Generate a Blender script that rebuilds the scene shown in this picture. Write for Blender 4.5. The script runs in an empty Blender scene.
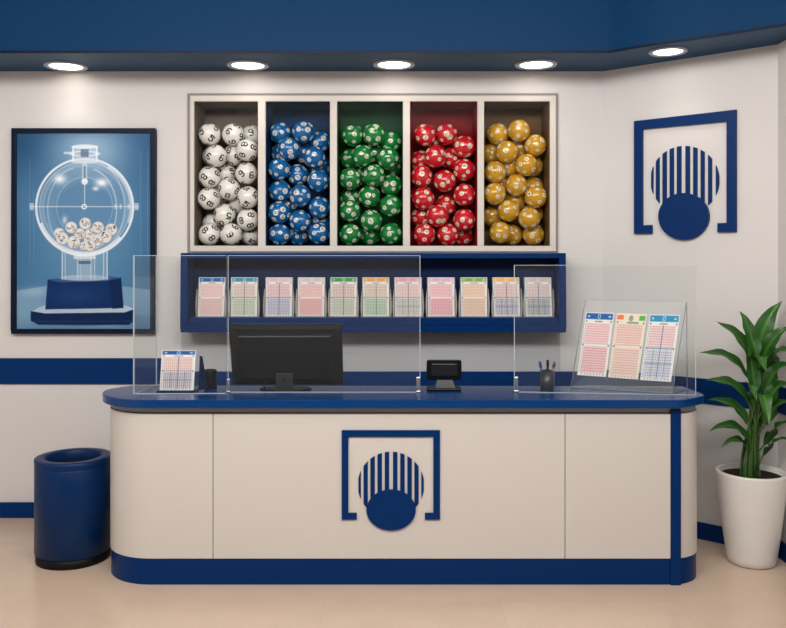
import bpy, bmesh, math, random
import numpy as np
from mathutils import Vector, Matrix
random.seed(7)
sc = bpy.context.scene
COL = sc.collection
F, CX, HY, CH = 834.0, 393.0, 257.0, 1.77
def P(px, py, D):
    return Vector(((px-CX)/F*D, D, CH-(py-HY)/F*D))
def PX(px, D): return (px-CX)/F*D
def PZ(py, D): return CH-(py-HY)/F*D
def s2l(c):
    c = np.asarray(c, dtype=float)/255.0
    return np.where(c <= 0.04045, c/12.92, ((c+0.055)/1.055)**2.4)

# ------------------------------------------------------------------ materials
def new_mat(name):
    m = bpy.data.materials.new(name); m.use_nodes = True
    nt = m.node_tree
    return m, nt, nt.nodes['Principled BSDF']
def mat(name, rgb, rough=0.5, spec=0.5, metal=0.0, noise=0.0, nscale=6.0, bump=0.0, bscale=300.0, coat=0.0, emit=None, estr=0.0):
    m, nt, b = new_mat(name)
    lin = s2l(rgb)
    b.inputs['Base Color'].default_value = (*lin, 1)
    b.inputs['Roughness'].default_value = rough
    b.inputs['Specular IOR Level'].default_value = spec
    b.inputs['Metallic'].default_value = metal
    b.inputs['Coat Weight'].default_value = coat
    tc = nt.nodes.new('ShaderNodeTexCoord')
    if noise > 0:
        n = nt.nodes.new('ShaderNodeTexNoise'); n.inputs['Scale'].default_value = nscale
        n.inputs['Detail'].default_value = 5
        r = nt.nodes.new('ShaderNodeMapRange')
        r.inputs['To Min'].default_value = 1-noise; r.inputs['To Max'].default_value = 1+noise
        mx = nt.nodes.new('ShaderNodeVectorMath'); mx.operation = 'SCALE'
        mx.inputs[0].default_value = tuple(lin)
        nt.links.new(tc.outputs['Object'], n.inputs['Vector'])
        nt.links.new(n.outputs['Fac'], r.inputs['Value'])
        nt.links.new(r.outputs[0], mx.inputs['Scale'])
        nt.links.new(mx.outputs[0], b.inputs['Base Color'])
    if bump > 0:
        n = nt.nodes.new('ShaderNodeTexNoise'); n.inputs['Scale'].default_value = bscale
        bp = nt.nodes.new('ShaderNodeBump'); bp.inputs['Strength'].default_value = bump
        bp.inputs['Distance'].default_value = 0.002
        nt.links.new(tc.outputs['Object'], n.inputs['Vector'])
        nt.links.new(n.outputs['Fac'], bp.inputs['Height'])
        nt.links.new(bp.outputs[0], b.inputs['Normal'])
    if emit is not None:
        b.inputs['Emission Color'].default_value = (*s2l(emit), 1)
        b.inputs['Emission Strength'].default_value = estr
    return m
def glass_mat(name, tint, refl=0.9, rough=0.02, haze=0.0, ior=1.5, hz=(225, 230, 230)):
    m = bpy.data.materials.new(name); m.use_nodes = True
    nt = m.node_tree; nt.nodes.clear()
    out = nt.nodes.new('ShaderNodeOutputMaterial')
    tr = nt.nodes.new('ShaderNodeBsdfTransparent'); tr.inputs[0].default_value = (*tint, 1)
    gl = nt.nodes.new('ShaderNodeBsdfGlossy'); gl.inputs['Roughness'].default_value = rough
    gl.inputs[0].default_value = (refl, refl, refl, 1)
    fr = nt.nodes.new('ShaderNodeFresnel'); fr.inputs[0].default_value = ior
    mx = nt.nodes.new('ShaderNodeMixShader')
    ge = nt.nodes.new('ShaderNodeNewGeometry'); ma = nt.nodes.new('ShaderNodeMath'); ma.operation = 'MULTIPLY_ADD'
    ma.inputs[1].default_value = -1.0; ma.inputs[2].default_value = 1.0; mm = nt.nodes.new('ShaderNodeMath'); mm.operation = 'MULTIPLY'
    nt.links.new(ge.outputs['Backfacing'], ma.inputs[0]); nt.links.new(ma.outputs[0], mm.inputs[0]); nt.links.new(fr.outputs[0], mm.inputs[1])
    nt.links.new(mm.outputs[0], mx.inputs[0]); nt.links.new(tr.outputs[0], mx.inputs[1]); nt.links.new(gl.outputs[0], mx.inputs[2])
    last = mx
    if haze > 0:
        df = nt.nodes.new('ShaderNodeBsdfDiffuse'); df.inputs[0].default_value = (*s2l(hz), 1)
        m2 = nt.nodes.new('ShaderNodeMixShader'); m2.inputs[0].default_value = haze
        nt.links.new(mx.outputs[0], m2.inputs[1]); nt.links.new(df.outputs[0], m2.inputs[2]); last = m2
    nt.links.new(last.outputs[0], out.inputs[0])
    return m
def attr_mat(name, rough=0.5, spec=0.5, coat=0.0):
    m, nt, b = new_mat(name)
    a = nt.nodes.new('ShaderNodeAttribute'); a.attribute_name = 'paint'
    nt.links.new(a.outputs['Color'], b.inputs['Base Color'])
    b.inputs['Roughness'].default_value = rough
    b.inputs['Specular IOR Level'].default_value = spec
    b.inputs['Coat Weight'].default_value = coat
    b.inputs['Coat Roughness'].default_value = 0.08
    return m

M = {}
M['wall'] = mat('warm white painted plaster', (220, 216, 213), 0.85, 0.2, noise=0.02, nscale=2.5, bump=0.12, bscale=250)
M['wall_grey'] = mat('grey white shade panel and rear wall', (190, 190, 192), 0.6, 0.3, noise=0.02, nscale=2)
M['fascia'] = mat('deep blue painted fascia', (4, 54, 94), 0.5, 0.1, noise=0.04, nscale=3)
M['soffit'] = mat('deep blue painted soffit', (2, 66, 104), 0.4, 0.1, noise=0.05, nscale=4)
M['navy'] = mat('navy blue lacquer', (0, 44, 98), 0.34, 0.12, noise=0.04, nscale=4)
M['navy_trim'] = mat('navy blue wall paint', (0, 48, 104), 0.5, 0.1, noise=0.03, nscale=4)
M['navy_top'] = mat('navy blue polished worktop', (2, 56, 112), 0.2, 0.3, noise=0.05, nscale=8)
M['navy_dark'] = mat('dark navy inner panel', (0, 30, 70), 0.5, 0.15, noise=0.06, nscale=5)
M['bin_blue'] = mat('navy powder coated steel', (0, 40, 86), 0.36, 0.2, noise=0.08, nscale=3, bump=0.1, bscale=500)
M['bin_in'] = mat('dark blue bin interior', (8, 22, 52), 0.6, 0.3)
M['panel'] = mat('warm white laminate', (208, 202, 195), 0.42, 0.3, noise=0.015, nscale=3)
M['seam'] = mat('dark seam', (70, 66, 64), 0.8, 0.2)
M['reveal'] = mat('brushed grey aluminium reveal', (132, 140, 152), 0.4, 0.5, metal=0.15)
M['black'] = mat('matt black rubber', (10, 11, 13), 0.55, 0.2)
M['blackpl'] = mat('black plastic', (10, 12, 15), 0.35, 0.22, noise=0.1, nscale=10)
M['blackgl'] = mat('glossy black plastic', (26, 31, 36), 0.25, 0.35)
M['darkmetal'] = mat('dark grey metal stand', (48, 50, 53), 0.35, 0.4, metal=0.3)
M['cream'] = mat('cream cabinet frame', (216, 208, 198), 0.5, 0.4, noise=0.02, nscale=5)
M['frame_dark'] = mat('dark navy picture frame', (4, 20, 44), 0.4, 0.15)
M['chrome'] = mat('brushed steel', (190, 192, 194), 0.25, 0.5, metal=0.85)
M['trimring'] = mat('satin steel light trim', (170, 176, 186), 0.35, 0.5, metal=0.4)
M['lens'] = mat('glowing light diffuser', (255, 250, 240), 0.5, 0.3, emit=(255, 248, 235), estr=4)
M['pot'] = mat('white glazed ceramic', (226, 222, 216), 0.38, 0.5, noise=0.015, nscale=6, coat=0.2)
M['soil'] = mat('dark brown soil', (48, 34, 26), 0.95, 0.1, noise=0.4, nscale=40, bump=1.0, bscale=80)
M['glass'] = glass_mat('clear guard glass', (0.978, 0.985, 0.983), 0.45, 0.01, haze=0.010)
M['glass_edge'] = glass_mat('polished glass edge', (0.6, 0.64, 0.64), 0.9, 0.05, haze=0.6, hz=(216, 224, 226))
M['acryl'] = glass_mat('clear acrylic', (0.985, 0.99, 0.99), 0.3, 0.25, haze=0.0)
M['acryl_edge'] = glass_mat('frosted acrylic edge', (0.55, 0.58, 0.6), 0.9, 0.1, haze=0.35, hz=(205, 212, 215))
M['acryl_glint'] = glass_mat('bent acrylic side with painted glint', (0.7, 0.7, 0.72), 1.0, 0.15, haze=0.5, hz=(232, 224, 214), ior=1.8)  # pale haze colour painted in for the glints between slips
M['boxglass'] = glass_mat('cabinet front acrylic', (0.995, 0.995, 0.995), 0.08, 0.02, haze=0.0, ior=1.25)
M['ball'] = attr_mat('printed glossy ball', 0.22, 0.5, 0.5)
M['paper'] = attr_mat('printed paper slip', 0.6, 0.1)
M['poster'] = attr_mat('printed poster', 0.4, 0.1)
M['pen_blue'] = mat('blue pen barrel', (40, 80, 150), 0.35)
M['pen_grey'] = mat('grey pen barrel', (110, 112, 118), 0.35)
M['mesh_grey'] = mat('dark smoked cup', (44, 46, 52), 0.3, 0.5)

# floor material : beige stone tiles with faint joints
def floor_mat():
    m, nt, b = new_mat('polished beige stone tiles')
    tc = nt.nodes.new('ShaderNodeTexCoord')
    mp = nt.nodes.new('ShaderNodeMapping'); mp.inputs['Rotation'].default_value = (0, 0, 0.0)
    mp.inputs['Location'].default_value = (0.35, 0.22, 0)
    br = nt.nodes.new('ShaderNodeTexBrick')
    br.offset = 0.0
    br.inputs['Scale'].default_value = 1.0
    br.inputs['Brick Width'].default_value = 0.9; br.inputs['Row Height'].default_value = 0.9
    br.inputs['Mortar Size'].default_value = 0.003; br.inputs['Mortar Smooth'].default_value = 0.3
    br.inputs['Color1'].default_value = (*s2l((214, 190, 168)), 1)
    br.inputs['Color2'].default_value = (*s2l((210, 186, 164)), 1)
    br.inputs['Mortar'].default_value = (*s2l((206, 181, 159)), 1)
    nt.links.new(tc.outputs['Object'], mp.inputs[0]); nt.links.new(mp.outputs[0], br.inputs['Vector'])
    n = nt.nodes.new('ShaderNodeTexNoise'); n.inputs['Scale'].default_value = 5; n.inputs['Detail'].default_value = 4
    n.inputs['Roughness'].default_value = 0.5
    nt.links.new(tc.outputs['Object'], n.inputs['Vector'])
    r = nt.nodes.new('ShaderNodeMapRange'); r.inputs['From Min'].default_value = 0.25; r.inputs['From Max'].default_value = 0.75
    r.inputs['To Min'].default_value = 0.96; r.inputs['To Max'].default_value = 1.04
    nt.links.new(n.outputs['Fac'], r.inputs['Value'])
    mx = nt.nodes.new('ShaderNodeVectorMath'); mx.operation = 'SCALE'
    nt.links.new(br.outputs['Color'], mx.inputs[0]); nt.links.new(r.outputs[0], mx.inputs['Scale'])
    nt.links.new(mx.outputs[0], b.inputs['Base Color'])
    r2 = nt.nodes.new('ShaderNodeMapRange'); r2.inputs['To Min'].default_value = 0.16; r2.inputs['To Max'].default_value = 0.26
    nt.links.new(n.outputs['Fac'], r2.inputs['Value']); nt.links.new(r2.outputs[0], b.inputs['Roughness'])
    b.inputs['Specular IOR Level'].default_value = 0.5
    return m
M['floor'] = floor_mat()

# leaf material, uses 'paint'
def leaf_mat():
    m, nt, b = new_mat('glossy green leaf')
    a = nt.nodes.new('ShaderNodeAttribute'); a.attribute_name = 'paint'
    nt.links.new(a.outputs['Color'], b.inputs['Base Color'])
    b.inputs['Roughness'].default_value = 0.36
    b.inputs['Specular IOR Level'].default_value = 0.45
    b.inputs['Subsurface Weight'].default_value = 0.0
    return m
M['leaf'] = leaf_mat()
M['stem'] = mat('green stem', (58, 92, 40), 0.5, 0.4, noise=0.1, nscale=20)

# ------------------------------------------------------------------ object helpers
def tag(o, label=None, cat=None, group=None, kind=None):
    if label: o['label'] = label
    if cat: o['category'] = cat
    if group: o['group'] = group
    if kind: o['kind'] = kind
    return o
def thing(name, label, cat, loc=(0, 0, 0), group=None):
    o = bpy.data.objects.new(name, None); COL.objects.link(o)
    o.location = loc; o.empty_display_size = 0.1
    return tag(o, label, cat, group)
class MB:
    def __init__(s): s.v = []; s.f = []; s.mi = []; s.sm = []
    def add(s, vs, fs, mi=0, smooth=False):
        b = len(s.v); s.v += [tuple(v) for v in vs]
        for f in fs:
            s.f.append([b+i for i in f]); s.mi.append(mi); s.sm.append(smooth)
    def box(s, x0, x1, y0, y1, z0, z1, mi=0):
        vs = [(x0, y0, z0), (x1, y0, z0), (x1, y1, z0), (x0, y1, z0), (x0, y0, z1), (x1, y0, z1), (x1, y1, z1), (x0, y1, z1)]
        s.add(vs, [(0, 3, 2, 1), (4, 5, 6, 7), (0, 1, 5, 4), (1, 2, 6, 5), (2, 3, 7, 6), (3, 0, 4, 7)], mi)
    def hexa(s, vs, mi=0, side=None):
        side = mi if side is None else side
        s.add(vs, [(0, 3, 2, 1)], mi); s.add(vs, [(4, 5, 6, 7)], mi)
        s.add(vs, [(0, 1, 5, 4), (1, 2, 6, 5), (2, 3, 7, 6), (3, 0, 4, 7)], side)
    def prism(s, pts, z0, z1, mi=0, smooth=False):
        n = len(pts)
        s.add([(x, y, z0) for x, y in pts], [tuple(range(n))[::-1]], mi)
        s.add([(x, y, z1) for x, y in pts], [tuple(range(n))], mi)
        s.add([(x, y, z0) for x, y in pts]+[(x, y, z1) for x, y in pts], [(i, (i+1) % n, n+(i+1) % n, n+i) for i in range(n)], mi, smooth)
    def prism3(s, pts, ext, mi=0):
        """extrude planar 3d polygon by vector"""
        n = len(pts); e = Vector(ext)
        a = [Vector(p) for p in pts]; b = [p+e for p in a]
        s.add(a, [tuple(range(n))[::-1]], mi); s.add(b, [tuple(range(n))], mi)
        s.add(a+b, [(i, (i+1) % n, n+(i+1) % n, n+i) for i in range(n)], mi)
    def lathe(s, prof, seg=48, c=(0, 0), mi=0, smooth=True):
        n = len(prof); vs = []
        for k in range(seg):
            a = 2*math.pi*k/seg
            for r, z in prof: vs.append((c[0]+r*math.cos(a), c[1]+r*math.sin(a), z))
        fs = []
        for k in range(seg):
            for i in range(n-1):
                a = k*n+i; b = ((k+1) % seg)*n+i
                fs.append((a, b, b+1, a+1))
        s.add(vs, fs, mi, smooth)
    def tube(s, pts, rad, seg=10, mi=0, smooth=True, cap=True):
        pts = [Vector(p) for p in pts]; n = len(pts)
        rads = rad if isinstance(rad, (list, tuple)) else [rad]*n
        vs = []
        up = Vector((0.13, 0.07, 1)).normalized()
        for i, p in enumerate(pts):
            d = (pts[min(i+1, n-1)]-pts[max(i-1, 0)]).normalized()
            u = d.cross(Vector((0.3, 1, 0.2))).normalized(); w = d.cross(u)
            for k in range(seg):
                a = 2*math.pi*k/seg
                vs.append(p+(u*math.cos(a)+w*math.sin(a))*rads[i])
        fs = []
        for i in range(n-1):
            for k in range(seg):
                fs.append((i*seg+k, i*seg+(k+1) % seg, (i+1)*seg+(k+1) % seg, (i+1)*seg+k))
        s.add(vs, fs, mi, smooth)
        if cap:
            s.add(vs[:seg], [tuple(range(seg))[::-1]], mi); s.add(vs[-seg:], [tuple(range(seg))], mi)
    def build(s, name, mats, parent=None, bevel=0.0, segs=2, origin=None, weld=True):
        me = bpy.data.meshes.new(name)
        vs = s.v
        off = Vector((0, 0, 0))
        if parent is not None: off = Vector(parent['_w'] if '_w' in parent else parent.location)
        if parent is None and origin is not None: off = Vector(origin)
        me.from_pydata([tuple(Vector(v)-off) for v in vs], [], s.f)
        if not isinstance(mats, (list, tuple)): mats = [mats]
        for m in mats: me.materials.append(m)
        me.polygons.foreach_set('material_index', s.mi)
        me.polygons.foreach_set('use_smooth', s.sm)
        if weld:
            bm = bmesh.new(); bm.from_mesh(me)
            bmesh.ops.remove_doubles(bm, verts=bm.verts, dist=1e-5)
            bmesh.ops.recalc_face_normals(bm, faces=bm.faces)
            bm.to_mesh(me); bm.free()
        o = bpy.data.objects.new(name, me); COL.objects.link(o)
        if parent is not None:
            o.parent = parent
            o['_w'] = tuple(off)
        elif origin is not None: o.location = origin
        if bevel > 0:
            b = o.modifiers.new('bevel', 'BEVEL'); b.width = bevel; b.segments = segs; b.limit_method = 'ANGLE'
            b.angle_limit = math.radians(40); b.harden_normals = False
        return o
def struct(o): o['kind'] = 'structure'; return o

# ------------------------------------------------------------------ room
WY = 5.67
CORN = (PX(603, WY), WY); COR2 = (2.285, 4.95)
CEIL = 3.75; SOF = 3.0325
XL = -3.4; YB = -1.6
m = MB(); m.box(XL-0.1, 2.5, YB, WY+0.6, -0.1, 0.0); struct(m.build('floor', M['floor']))
m = MB(); m.box(XL-0.1, 2.5, YB, WY+0.6, CEIL, CEIL+0.08); struct(m.build('ceiling', M['wall']))
# back wall with the opening for the ball cabinet
hx0, hx1 = PX(188, WY), PX(557, WY); hz0, hz1 = PZ(251, WY), PZ(94, WY)
m = MB()
m.box(XL, hx0, WY, WY+0.1, 0, CEIL); m.box(hx1, CORN[0], WY, WY+0.1, 0, CEIL)
m.box(hx0, hx1, WY, WY+0.1, 0, hz0); m.box(hx0, hx1, WY, WY+0.1, hz1, CEIL)
struct(m.build('wall_back', M['wall']))
m = MB(); m.prism([CORN, COR2, (COR2[0]+0.1, COR2[1]+0.04), (CORN[0]+0.06, CORN[1]+0.1), (CORN[0], CORN[1]+0.1)], 0, CEIL)
struct(m.build('wall_angled', M['wall']))
m = MB(); m.box(COR2[0], COR2[0]+0.1, YB, COR2[1]+0.0, 0, CEIL); struct(m.build('wall_right', M['wall']))
m = MB(); m.box(XL-0.1, XL, YB, WY+0.1, 0, CEIL); struct(m.build('wall_left', M['wall']))

m = MB(); m.box(XL-0.1, 2.5, YB-0.1, YB, 0, CEIL); struct(m.build('wall_rear', M['wall_grey']))  # unseen wall behind the camera, added to dim what the glass reflects
# soffit with curved fascia on the right
FD = 5.155
curve = [(608.4, 53), (616, 51.6), (625, 50), (636, 48.2), (648, 46.3), (659, 44.6), (671, 43), (686, 40.9), (701, 38.8), (717, 36.6), (740, 33.0), (763, 29.3), (786, 25.4)]
pl = []
for px, py in curve:
    D = (SOF-CH)*F/(HY-py); pl.append((PX(px, D), D))
pl.append((2.285, 4.43))
pl[0] = (pl[0][0], FD)
poly = [(XL, FD)]+pl+[COR2, CORN, (XL, WY)]
m = MB(); n = len(poly)
m.add([(x, y, SOF) for x, y in poly], [tuple(range(n))[::-1]], 1)
m.add([(x, y, CEIL) for x, y in poly], [tuple(range(n))], 1)
front = [(XL, FD)]+pl
for a, b in zip(front[:1], front[1:2]):
    m.add([(a[0], a[1], SOF), (b[0], b[1], SOF), (b[0], b[1], CEIL), (a[0], a[1], CEIL)], [(0, 1, 2, 3)], 0)
cv = pl; k = len(cv)
m.add([(x, y, SOF) for x, y in cv]+[(x, y, CEIL) for x, y in cv], [(i, i+1, k+i+1, k+i) for i in range(k-1)], 0, True)
struct(m.build('trim_1', [M['fascia'], M['soffit']], weld=False))
# thin shadow lip under the fascia
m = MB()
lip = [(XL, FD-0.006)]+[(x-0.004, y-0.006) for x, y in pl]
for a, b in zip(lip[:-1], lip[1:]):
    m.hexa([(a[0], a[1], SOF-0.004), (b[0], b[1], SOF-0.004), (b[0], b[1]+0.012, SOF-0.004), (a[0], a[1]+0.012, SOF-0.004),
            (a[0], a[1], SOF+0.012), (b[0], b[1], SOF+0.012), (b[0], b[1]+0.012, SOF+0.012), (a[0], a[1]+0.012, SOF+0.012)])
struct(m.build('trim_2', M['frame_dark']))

# wall bands and baseboards
def wallstrip(name, a, b, z0, z1, t, mt):
    a = Vector((a[0], a[1], 0)); b = Vector((b[0], b[1], 0)); d = (b-a).normalized(); nrm = Vector((d.y, -d.x, 0))*t
    vs = [a, b, b+nrm, a+nrm]
    m = MB(); m.hexa([(v.x, v.y, z0) for v in vs]+[(v.x, v.y, z1) for v in vs])
    return struct(m.build(name, mt, bevel=0.002))
xm = PX(181.5, WY)
wallstrip('trim_3', (XL, WY), (xm, WY), 0.907, 1.083, 0.012, M['navy_trim'])
wallstrip('trim_4', (xm, WY), CORN, 0.84, 0.993, 0.012, M['navy_trim'])
wallstrip('trim_5', CORN, COR2, 0.852, 1.008, 0.012, M['navy_trim'])
wallstrip('trim_6', COR2, (COR2[0], YB), 0.852, 1.008, 0.012, M['navy_trim'])
wallstrip('baseboard_back', (XL, WY), CORN, 0, 0.104, 0.016, M['navy_trim'])
wallstrip('baseboard_angled', CORN, COR2, 0, 0.104, 0.016, M['navy_trim'])
wallstrip('baseboard_right', COR2, (COR2[0], YB), 0, 0.104, 0.016, M['navy_trim'])
m = MB(); m.box(xm, PX(560, WY), WY-0.006, WY, 0.993, 1.80); struct(m.build('shade_panel', M['wall_grey']))  # greyer sheet painting in the slip case's shade on the wall

# ------------------------------------------------------------------ numpy painting
FONT = {'0': '01110100011000110001100011000101110', '1': '00100011000010000100001000010001110', '2': '01110100010000100010001000100011111',
        '3': '11110000010000101110000010000111110', '4': '00010001100101010010111110001000010', '5': '11111100001111000001000011000101110',
        '6': '01110100001000011110100011000101110', '7': '11111000010001000100010000100001000', '8': '01110100011000101110100011000101110',
        '9': '01110100011000101111000010000101110'}
GL = {k: np.array([int(c) for c in v]).reshape(7, 5) for k, v in FONT.items()}
def glyph(txt, u, v):
    """u,v arrays in glyph-height units centred (height 1, v up); returns mask"""
    w = (len(txt)*6-1)/7.0
    gx = np.floor((u+w/2)*7).astype(int); gy = np.floor((0.5-v)*7).astype(int)
    out = np.zeros(u.shape, bool)
    for i, ch in enumerate(txt):
        g = GL[ch]; lx = gx-i*6
        ok = (lx >= 0) & (lx < 5) & (gy >= 0) & (gy < 7)
        out[ok] |= g[gy[ok], lx[ok]] > 0
    return out
def set_paint(me, cols):
    a = me.color_attributes.new('paint', 'FLOAT_COLOR', 'POINT')
    c = np.ones((len(me.vertices), 4)); c[:, :3] = cols
    a.data.foreach_set('color', c.ravel())

class Canvas:
    def __init__(s, x0, x1, y0, y1, res):
        s.w = int((x1-x0)*res)+1; s.h = int((y1-y0)*res)+1; s.res = res
        xs = np.linspace(x0, x1, s.w); ys = np.linspace(y0, y1, s.h)
        s.X, s.Y = np.meshgrid(xs, ys); s.img = np.zeros((s.h, s.w, 3)); s.aa = 0.6/res
    def blend(s, mk, col, a=1.0):
        mk = np.clip(mk, 0, 1)[..., None]*a
        s.img = s.img*(1-mk)+np.array(col, float)*mk
    def sm(s, d): return np.clip(0.5-d/(2*s.aa), 0, 1)
    def disc(s, cx, cy, rx, col, a=1.0, ry=None, soft=None):
        ry = ry or rx
        d = (np.sqrt(((s.X-cx)/rx)**2+((s.Y-cy)/ry)**2)-1)*min(rx, ry)
        mk = s.sm(d) if soft is None else np.clip(-d/(soft), 0, 1)
        s.blend(mk, col, a)
    def glow(s, cx, cy, rx, ry, col, a):
        s.blend(np.exp(-(((s.X-cx)/rx)**2+((s.Y-cy)/ry)**2)), col, a)
    def ring(s, cx, cy, rx, w, col, a=1.0, ry=None, ang=None):
        ry = ry or rx
        d = np.abs((np.sqrt(((s.X-cx)/rx)**2+((s.Y-cy)/ry)**2)-1)*min(rx, ry))-w/2
        mk = s.sm(d)
        if ang is not None:
            t = np.degrees(np.arctan2(-(s.Y-cy), s.X-cx)) % 360
            a0, a1 = ang
            mk = mk*((((t-a0) % 360) < ((a1-a0) % 360)))
        s.blend(mk, col, a)
    def rect(s, x0, x1, y0, y1, col, a=1.0):
        d = np.maximum(np.maximum(x0-s.X, s.X-x1), np.maximum(y0-s.Y, s.Y-y1)); s.blend(s.sm(d), col, a)
    def line(s, x0, y0, x1, y1, w, col, a=1.0):
        dx, dy = x1-x0, y1-y0; L = dx*dx+dy*dy
        t = np.clip(((s.X-x0)*dx+(s.Y-y0)*dy)/L, 0, 1)
        d = np.hypot(s.X-x0-t*dx, s.Y-y0-t*dy)-w/2; s.blend(s.sm(d), col, a)
    def poly(s, pts, col, a=1.0):
        n = len(pts); d = np.full(s.X.shape, -1e9)
        area = sum(pts[i][0]*pts[(i+1) % n][1]-pts[(i+1) % n][0]*pts[i][1] for i in range(n))
        sg = 1 if area > 0 else -1
        for i in range(n):
            (ax, ay), (bx, by) = pts[i], pts[(i+1) % n]; L = math.hypot(bx-ax, by-ay)
            d = np.maximum(d, sg*((s.X-ax)*(by-ay)-(s.Y-ay)*(bx-ax))/L)
        s.blend(s.sm(d), col, a)
    def digit(s, txt, cx, cy, h, col, rot=0.0):
        c, q = math.cos(rot), math.sin(rot); dx = (s.X-cx)/h; dy = -(s.Y-cy)/h
        s.blend(glyph(txt, dx*c+dy*q, -dx*q+dy*c).astype(float), col)
    def mesh(s, name, corners, mt, parent=None, back=None, thick=0.0015):
        """corners TL,TR,BR,BL world; bilinear grid carrying the paint"""
        TL, TR, BR, BL = [Vector(c) for c in corners]
        off = Vector(parent['_w'] if '_w' in parent else parent.location) if parent is not None else (TL+TR+BR+BL)/4
        if parent is None: off = (BL+BR)/2
        u = np.linspace(0, 1, s.w)[None, :, None]; v = np.linspace(0, 1, s.h)[:, None, None]
        A = [np.array(c-off) for c in (TL, TR, BR, BL)]
        pos = (A[0]*(1-u)+A[1]*u)*(1-v)+(A[3]*(1-u)+A[2]*u)*v
        pos = pos.reshape(-1, 3)
        idx = np.arange(s.w*s.h).reshape(s.h, s.w)
        f = np.stack([idx[1:, :-1], idx[1:, 1:], idx[:-1, 1:], idx[:-1, :-1]], -1).reshape(-1, 4)
        # back sheet gives the paper its thickness
        nrm = (BR-BL).cross(TL-BL).normalized()   # faces the viewer
        bk = np.array([np.array(Vector(a)-nrm*thick) for a in A])
        pos = np.vstack([pos, bk]); nb = s.w*s.h
        c0, c1, c2, c3 = int(idx[0, 0]), int(idx[0, -1]), int(idx[-1, -1]), int(idx[-1, 0])
        extra = [(nb, nb+1, nb+2, nb+3), (c0, c1, nb+1, nb), (c1, c2, nb+2, nb+1), (c2, c3, nb+3, nb+2), (c3, c0, nb, nb+3)]
        me = bpy.data.meshes.new(name)
        me.from_pydata(pos.tolist(), [], f.tolist()+extra)
        me.materials.append(mt)
        cols = s2l(s.img.reshape(-1, 3)); cols = np.vstack([cols, np.full((4, 3), 0.7)])
        set_paint(me, cols)
        o = bpy.data.objects.new(name, me); COL.objects.link(o)
        if parent is not None: o.parent = parent; o['_w'] = tuple(off)
        else: o.location = off
        return o

# ------------------------------------------------------------------ poster
D = 5.63
x0, x1, z0, z1 = PX(11, D), PX(155, D), PZ(334, D), PZ(128, D)
po = thing('framed_poster', 'framed blue poster of a clear lottery drawing machine, on the wall at left', 'poster', ((x0+x1)/2, WY, z0))
po['_w'] = tuple(po.location)
fw = 0.034
m = MB()
m.box(x0, x1, D, WY, z0, z0+fw); m.box(x0, x1, D, WY, z1-fw, z1)
m.box(x0, x0+fw, D, WY, z0+fw, z1-fw); m.box(x1-fw, x1, D, WY, z0+fw, z1-fw)
m.build('picture_frame', M['frame_dark'], po, bevel=0.003)
c = Canvas(15.5, 150.5, 132.5, 329.5, 2.2)
t = (c.Y-132.5)/197
for i, (a, b2) in enumerate(zip((66, 112, 152), (78, 128, 166))): c.img[..., i] = a+(b2-a)*t
c.glow(88, 150, 42, 26, (176, 200, 220), 0.8)
c.glow(84, 215, 62, 60, (120, 162, 196), 0.6)
c.glow(18, 140, 34, 40, (32, 72, 112), 0.75); c.glow(150, 140, 26, 60, (40, 84, 128), 0.6)
c.glow(20, 250, 22, 50, (60, 106, 148), 0.5); c.glow(150, 250, 22, 50, (54, 98, 140), 0.5)
# table
c.poly([(15, 291), (45, 286), (120, 286), (151, 290), (151, 331), (15, 331)], (128, 164, 192), 0.85)
c.glow(60, 328, 60, 8, (84, 122, 156), 0.7); c.glow(140, 325, 30, 14, (78, 116, 152), 0.6)
c.glow(36, 292, 16, 5, (180, 204, 222), 0.5)
for xx in (29, 33, 62, 140, 147): c.line(xx, 150+xx % 7*8, xx, 262, 0.7, (170, 196, 216), 0.22)
# platform
c.disc(82, 316, 52, (60, 96, 132), 0.7, ry=10)
c.poly([(30, 311), (34, 309), (131, 308), (134, 311), (134, 321), (128, 325), (38, 325), (30, 321)], (13, 38, 78))
c.poly([(30, 311), (46, 304.5), (122, 304.5), (134, 309), (124, 312.5), (44, 313.5)], (180, 196, 212))
c.line(32, 321.5, 132, 321.5, 0.8, (30, 70, 124), 0.7)
# base block
c.poly([(47, 279.5), (120.5, 277.5), (123, 308), (44.5, 309.5)], (14, 46, 96))
c.poly([(47, 279.5), (70, 277.0), (110, 276.3), (120.5, 277.8), (112, 281), (60, 282.5)], (50, 88, 138))
c.poly([(108, 280), (120.5, 278), (123, 308), (112, 309)], (10, 34, 76), 0.8)
c.glow(75, 296, 26, 9, (34, 74, 130), 0.5)
# glass pedestal
c.rect(61, 107, 250, 280, (190, 210, 226), 0.28)
for xx, a in ((61.5, .8), (64.5, .5), (77, .7), (80, .5), (90, .7), (94, .55), (103, .6), (106.5, .85)): c.line(xx, 251, xx, 279, 1.0, (232, 240, 246), a)
c.disc(84, 278, 24, (206, 220, 232), 0.6, ry=3); c.rect(73, 95, 254, 259, (226, 234, 240), 0.8); c.rect(76, 92, 259, 275, (170, 190, 208), 0.55)
c.rect(78, 90, 261, 264, (50, 80, 110), 0.7)
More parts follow.
